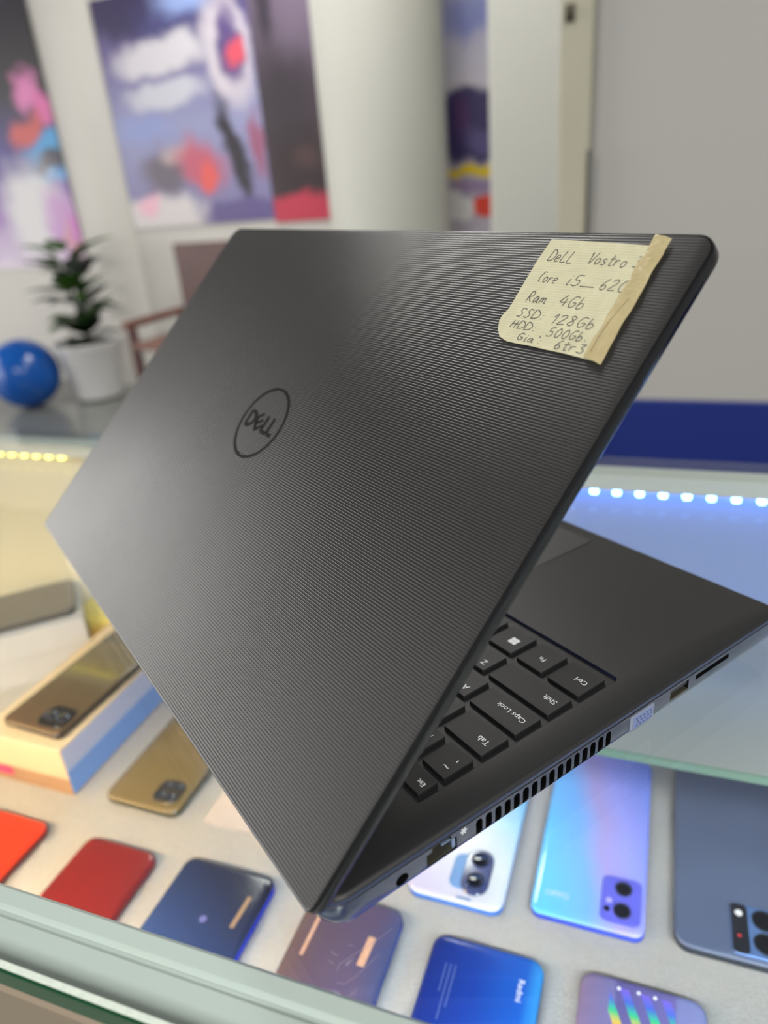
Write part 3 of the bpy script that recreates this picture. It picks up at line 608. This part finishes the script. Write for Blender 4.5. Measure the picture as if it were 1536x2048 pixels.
# round emblem: ring with the four letters
M_logo = mat('logo_dark', (12, 12, 12), 0.6, spec=.15)
cxl, cyl = -193.0, 131.5
b = B(); ringp = [[(cxl + r_ * math.cos(2 * PI * k / 64), cyl + r_ * math.sin(2 * PI * k / 64), z) for k in range(64)] for r_, z in ((19.2, .0), (19.2, .12), (20.9, .12), (20.9, .0))]
loops(b, ringp, cap0=False, cap1=False); logo = link('logo', b, M_logo, lid, True)
b = B(); sw = 2.1
ribbon(b, [(-14.5, -4), (-14.5, 4), (-11, 4), (-8.4, 2.4), (-7.6, 0), (-8.4, -2.4), (-11, -4), (-14.5, -4)], sw, .02, .12)
ca, sa = math.cos(math.radians(34)), math.sin(math.radians(34))
def rot(p): return (-2.2 + p[0] * ca - p[1] * sa, -.2 + p[0] * sa + p[1] * ca)
ribbon(b, [rot((-2.6, -3.8)), rot((-2.6, 3.8))], sw, .02, .12)
for yy_ in (-3.8, 0, 3.8): ribbon(b, [rot((-3.2, yy_)), rot((3.2, yy_))], 1.7, .02, .12)
for x0 in (4.0, 10.2): ribbon(b, [(x0, 4.6), (x0, -4.2), (x0 + 4.8, -4.2)], sw, .02, .12)
b.transform(Matrix.Translation((cxl, cyl, 0))); link('letters', b, M_logo, lid)

# ------------------------------------------------------------------ handwritten note on the lid
note = empty('note'); note.matrix_world = lap.matrix_basis @ LM if False else (Matrix.Translation((0, 0, HC)) @ Matrix.Rotation(TILT, 4, 'Z') @ LM)
tag(note, 'yellowed handwritten paper note taped to the upper corner of the laptop lid', 'note')
M_paper = mat('aged_paper', (190, 184, 148), 0.75, spec=.2); t = NT(M_paper); co = t.obj()
f = t.m('FRACT', t.m('DIVIDE', co[1], PITCH)); st = t.m('LESS_THAN', f, .4)
blot = t.noise(90, 4, .6); c = t.mix(blot, (164, 160, 132), (190, 186, 158)); c = t.mix(t.m('MULTIPLY', t.m('MULTIPLY', st, t.m('GREATER_THAN', t.noise(150, 2), .46)), .22), c, (140, 138, 112)); t.col(c)
t.bump(t.m('ADD', t.noise(160, 3), t.m('MULTIPLY', st, .12)), .0004)
outl = [(-71.8, 248.0), (-58, 247.6), (-40, 247.0), (-22.6, 246.2), (-20.5, 225), (-17.5, 201.0), (-18.4, 199.2), (-20.5, 199.3), (-35, 200.1), (-52, 200.6), (-62.6, 200.8), (-67.0, 202.0), (-70.0, 205.0), (-72.2, 208.5), (-73.0, 211.4), (-71.7, 215.2), (-72.2, 226), (-72.5, 238)]
b = B()
def zl(x, y):
    return .28 + .28 * max(0, 1 - math.hypot(x + 70, y - 204) / 9) * 3 + .10 * math.sin(x * .35) * math.sin(y * .23)
n_ = len(outl); fv = []
grid = {}
f0 = b.faces.new([b.verts.new((x, y, 0)) for x, y in outl])
bmesh.ops.triangulate(b, faces=[f0]); bmesh.ops.subdivide_edges(b, edges=b.edges[:], cuts=5, use_grid_fill=True)
bmesh.ops.triangulate(b, faces=b.faces[:])
for v in b.verts: v.co.z = zl(v.co.x, v.co.y)
bmesh.ops.solidify(b, geom=b.faces[:], thickness=.12)
link('paper', b, M_paper, note, True)
M_tape = mat('old_tape', (214, 200, 156), .25, spec=.6); t = NT(M_tape); nn = t.noise(160, 4, .6); t.bump(nn, .0010)
t.col(t.mix(nn, (196, 180, 132), (224, 212, 172)))
b = B(); N = 40; rows = []
for i in range(N + 1):
    s = i / N; y = 250.2 - 50.6 * s; xl = -25.2 + 1.0 * s + .5 * math.sin(s * 19) * .5; xr = -17.6 + 1.8 * s + .5 * math.sin(s * 14 + 1) * (.5 if s > .12 else 0)
    if s > .18: xr -= 1.3 * math.exp(-((s - .2) / .05) ** 2) * .0
    rows.append([b.verts.new((xl + (xr - xl) * k / 6, y - (xl + (xr - xl) * k / 6 + 22) * .22, .62 + .38 * math.sin(PI * k / 6) + .12 * math.sin(k * 2 + s * 31))) for k in range(7)])
for a, c_ in zip(rows, rows[1:]):
    for k in range(6): b.faces.new((a[k], a[k + 1], c_[k + 1], c_[k]))
bmesh.ops.solidify(b, geom=b.faces[:], thickness=.2)
link('tape', b, M_tape, note, True)
tag(note.children[-1], 'wrinkled yellow tape strip') if len(note.children) else None
b = B(); ribbon(b, [(-19.6, 224), (-21.0, 219), (-22.0, 214), (-22.3, 208), (-22.0, 202)], .16, 1.12, .06); link('hair', b, mat('hair_dark', (120, 96, 60), .5), note)
# stroke alphabet, unit cell 0..1 wide, 0..1 high
G = {
 'D': [[(.05, 0), (.12, 1), (.5, .95), (.78, .6), (.6, .15), (.05, .02)]], 'e': [[(.1, .3), (.6, .36), (.5, .58), (.25, .56), (.12, .3), (.25, .04), (.65, .1)]],
 'L': [[(.2, 1), (.1, .05), (.75, .06)]], 'l': [[(.3, 1), (.2, 0), (.6, .05)]], 'V': [[(0, .8), (.1, 1), (.3, 0), (.8, 1.05)]], 'o': [[(.4, .55), (.15, .4), (.15, .12), (.4, 0), (.65, .2), (.6, .48), (.4, .55)]],
 's': [[(.6, .5), (.3, .56), (.2, .38), (.55, .22), (.45, .02), (.1, .05)]], 't': [[(.35, .95), (.3, .1), (.45, 0), (.6, .06)], [(.05, .6), (.7, .66)]], 'r': [[(.15, .55), (.18, 0)], [(.18, .35), (.35, .55), (.65, .52)]],
 '3': [[(.1, .9), (.6, .95), (.3, .55), (.65, .35), (.5, .02), (.05, .08)]], 'C': [[(.75, .95), (.4, 1), (.15, .5), (.25, .05), (.5, .06)]], 'i': [[(.3, .6), (.25, 0), (.4, .05)], [(.34, .84), (.36, .9)]],
 '5': [[(.7, 1), (.25, .95), (.2, .55), (.55, .55), (.62, .2), (.35, 0), (.05, .1)]], '_': [[(0, .05), (1.2, .1)]], '6': [[(.6, 1), (.25, .6), (.12, .2), (.35, 0), (.62, .2), (.45, .45), (.15, .3)]],
 '2': [[(.1, .8), (.4, 1), (.62, .75), (.1, .05), (.7, .06)]], '0': [[(.45, 1), (.15, .6), (.2, .1), (.5, 0), (.72, .5), (.45, 1)]], 'R': [[(.15, 0), (.2, .95), (.6, .9), (.55, .55), (.2, .5), (.7, .02)]],
 'a': [[(.6, .5), (.25, .55), (.1, .2), (.3, 0), (.58, .45), (.6, .05), (.75, .04)]], 'm': [[(.05, .5), (.08, 0), (.08, .35), (.28, .52), (.36, .05), (.36, .35), (.58, .52), (.68, .02), (.85, .06)]], '4': [[(.45, 1), (.05, .4), (.7, .4)], [(.55, .7), (.5, 0)]],
 'G': [[(.75, .9), (.4, 1), (.1, .5), (.3, 0), (.65, .15), (.7, .42), (.4, .42)]], 'b': [[(.2, 1), (.12, 0), (.5, .02), (.6, .3), (.35, .48), (.15, .3)]], 'S': [[(.75, .95), (.35, 1), (.25, .7), (.55, .4), (.4, .02), (0, .08)]],
 ':': [[(.3, .55), (.32, .62)], [(.26, .08), (.28, .15)]], '1': [[(.15, .7), (.45, 1), (.35, 0)]], '8': [[(.6, .85), (.35, 1), (.2, .8), (.6, .3), (.4, 0), (.12, .2), (.45, .55), (.6, .85)]], 'H': [[(.1, 0), (.15, .95)], [(.6, 1), (.55, 0)], [(.05, .5), (.8, .55)]],
 "'": [[(.2, 1.1), (.4, .9)]], '.': [[(.2, .04), (.3, .08)]], ',': [[(.3, .7), (.1, .5)]]}
def write(bm, s, x0, x1, y0, y1, hgt, slant=.12):
    adv = {'i': .55, ':': .6, 'l': .6, '1': .7, '_': 1.3, 'm': 1.05, ' ': .7, ',': .5, '.': .5, "'": .3, 't': .7}
    tot = sum(adv.get(c_, .88) for c_ in s); sx = (x1 - x0) / tot; cur = 0
    for c_ in s:
        for st_ in G.get(c_, []):
            P = []
            for i in range(len(st_) - 1):      # smooth the stroke with a Catmull-Rom pass
                p0, p1, p2, p3 = st_[max(0, i - 1)], st_[i], st_[i + 1], st_[min(len(st_) - 1, i + 2)]
                for k in range(4):
                    u = k / 4
                    P.append(tuple(.5 * (2 * p1[d] + (p2[d] - p0[d]) * u + (2 * p0[d] - 5 * p1[d] + 4 * p2[d] - p3[d]) * u * u + (3 * p1[d] - p0[d] - 3 * p2[d] + p3[d]) * u ** 3) for d in (0, 1)))
            P.append(st_[-1])
            Q = []
            for px, py in P:
                X = x0 + (cur + px) * sx + py * hgt * slant; fr = (X - x0) / max(x1 - x0, .1)
                Y = y0 + (y1 - y0) * fr + (py - .45) * hgt; Q.append((X, Y))
            ribbon(bm, Q, .33, .0, .03)
        cur += adv.get(c_, .88)
    return bm
M_ink = mat('ink', (70, 70, 68), .6)
LINES = [('DeLL', -67.6, -54.2, 240.2, 239.4, 5.2), ('Vostro', -47.4, -29.4, 239.8, 238.8, 4.8), ('3', -27.0, -23.6, 239.2, 239, 4.8), ('Core', -66.0, -56.0, 230.3, 229.8, 4.6), ('i5_', -51.9, -37.0, 229.9, 229.3, 4.8), ('620', -35.4, -23.4, 229.0, 228.9, 4.8),
         ('Ram', -65.9, -54.4, 221.0, 220.9, 4.8), ('4Gb', -49.0, -36.0, 220.7, 220.5, 4.8), ('SSD:', -65.8, -51.2, 213.8, 213.3, 3.8), ('128Gb', -47.9, -26.6, 212.7, 213, 4.2), ('HDD:', -65.5, -51.6, 208.5, 207.9, 3.4), ('500Gb.', -45.8, -26.4, 207.3, 207.5, 3.8),
         ("Gia':", -58.8, -45.6, 203.7, 203.0, 3.0), ('6tr3', -39.3, -24.8, 202.9, 202.7, 3.8)]
for s, x0, x1, y0, y1, h_ in LINES:
    b = write(B(), s, x0, x1, y0, y1, h_)
    for v in b.verts: v.co.z += zl(v.co.x, v.co.y) + .24
    link('handwriting', b, M_ink, note)
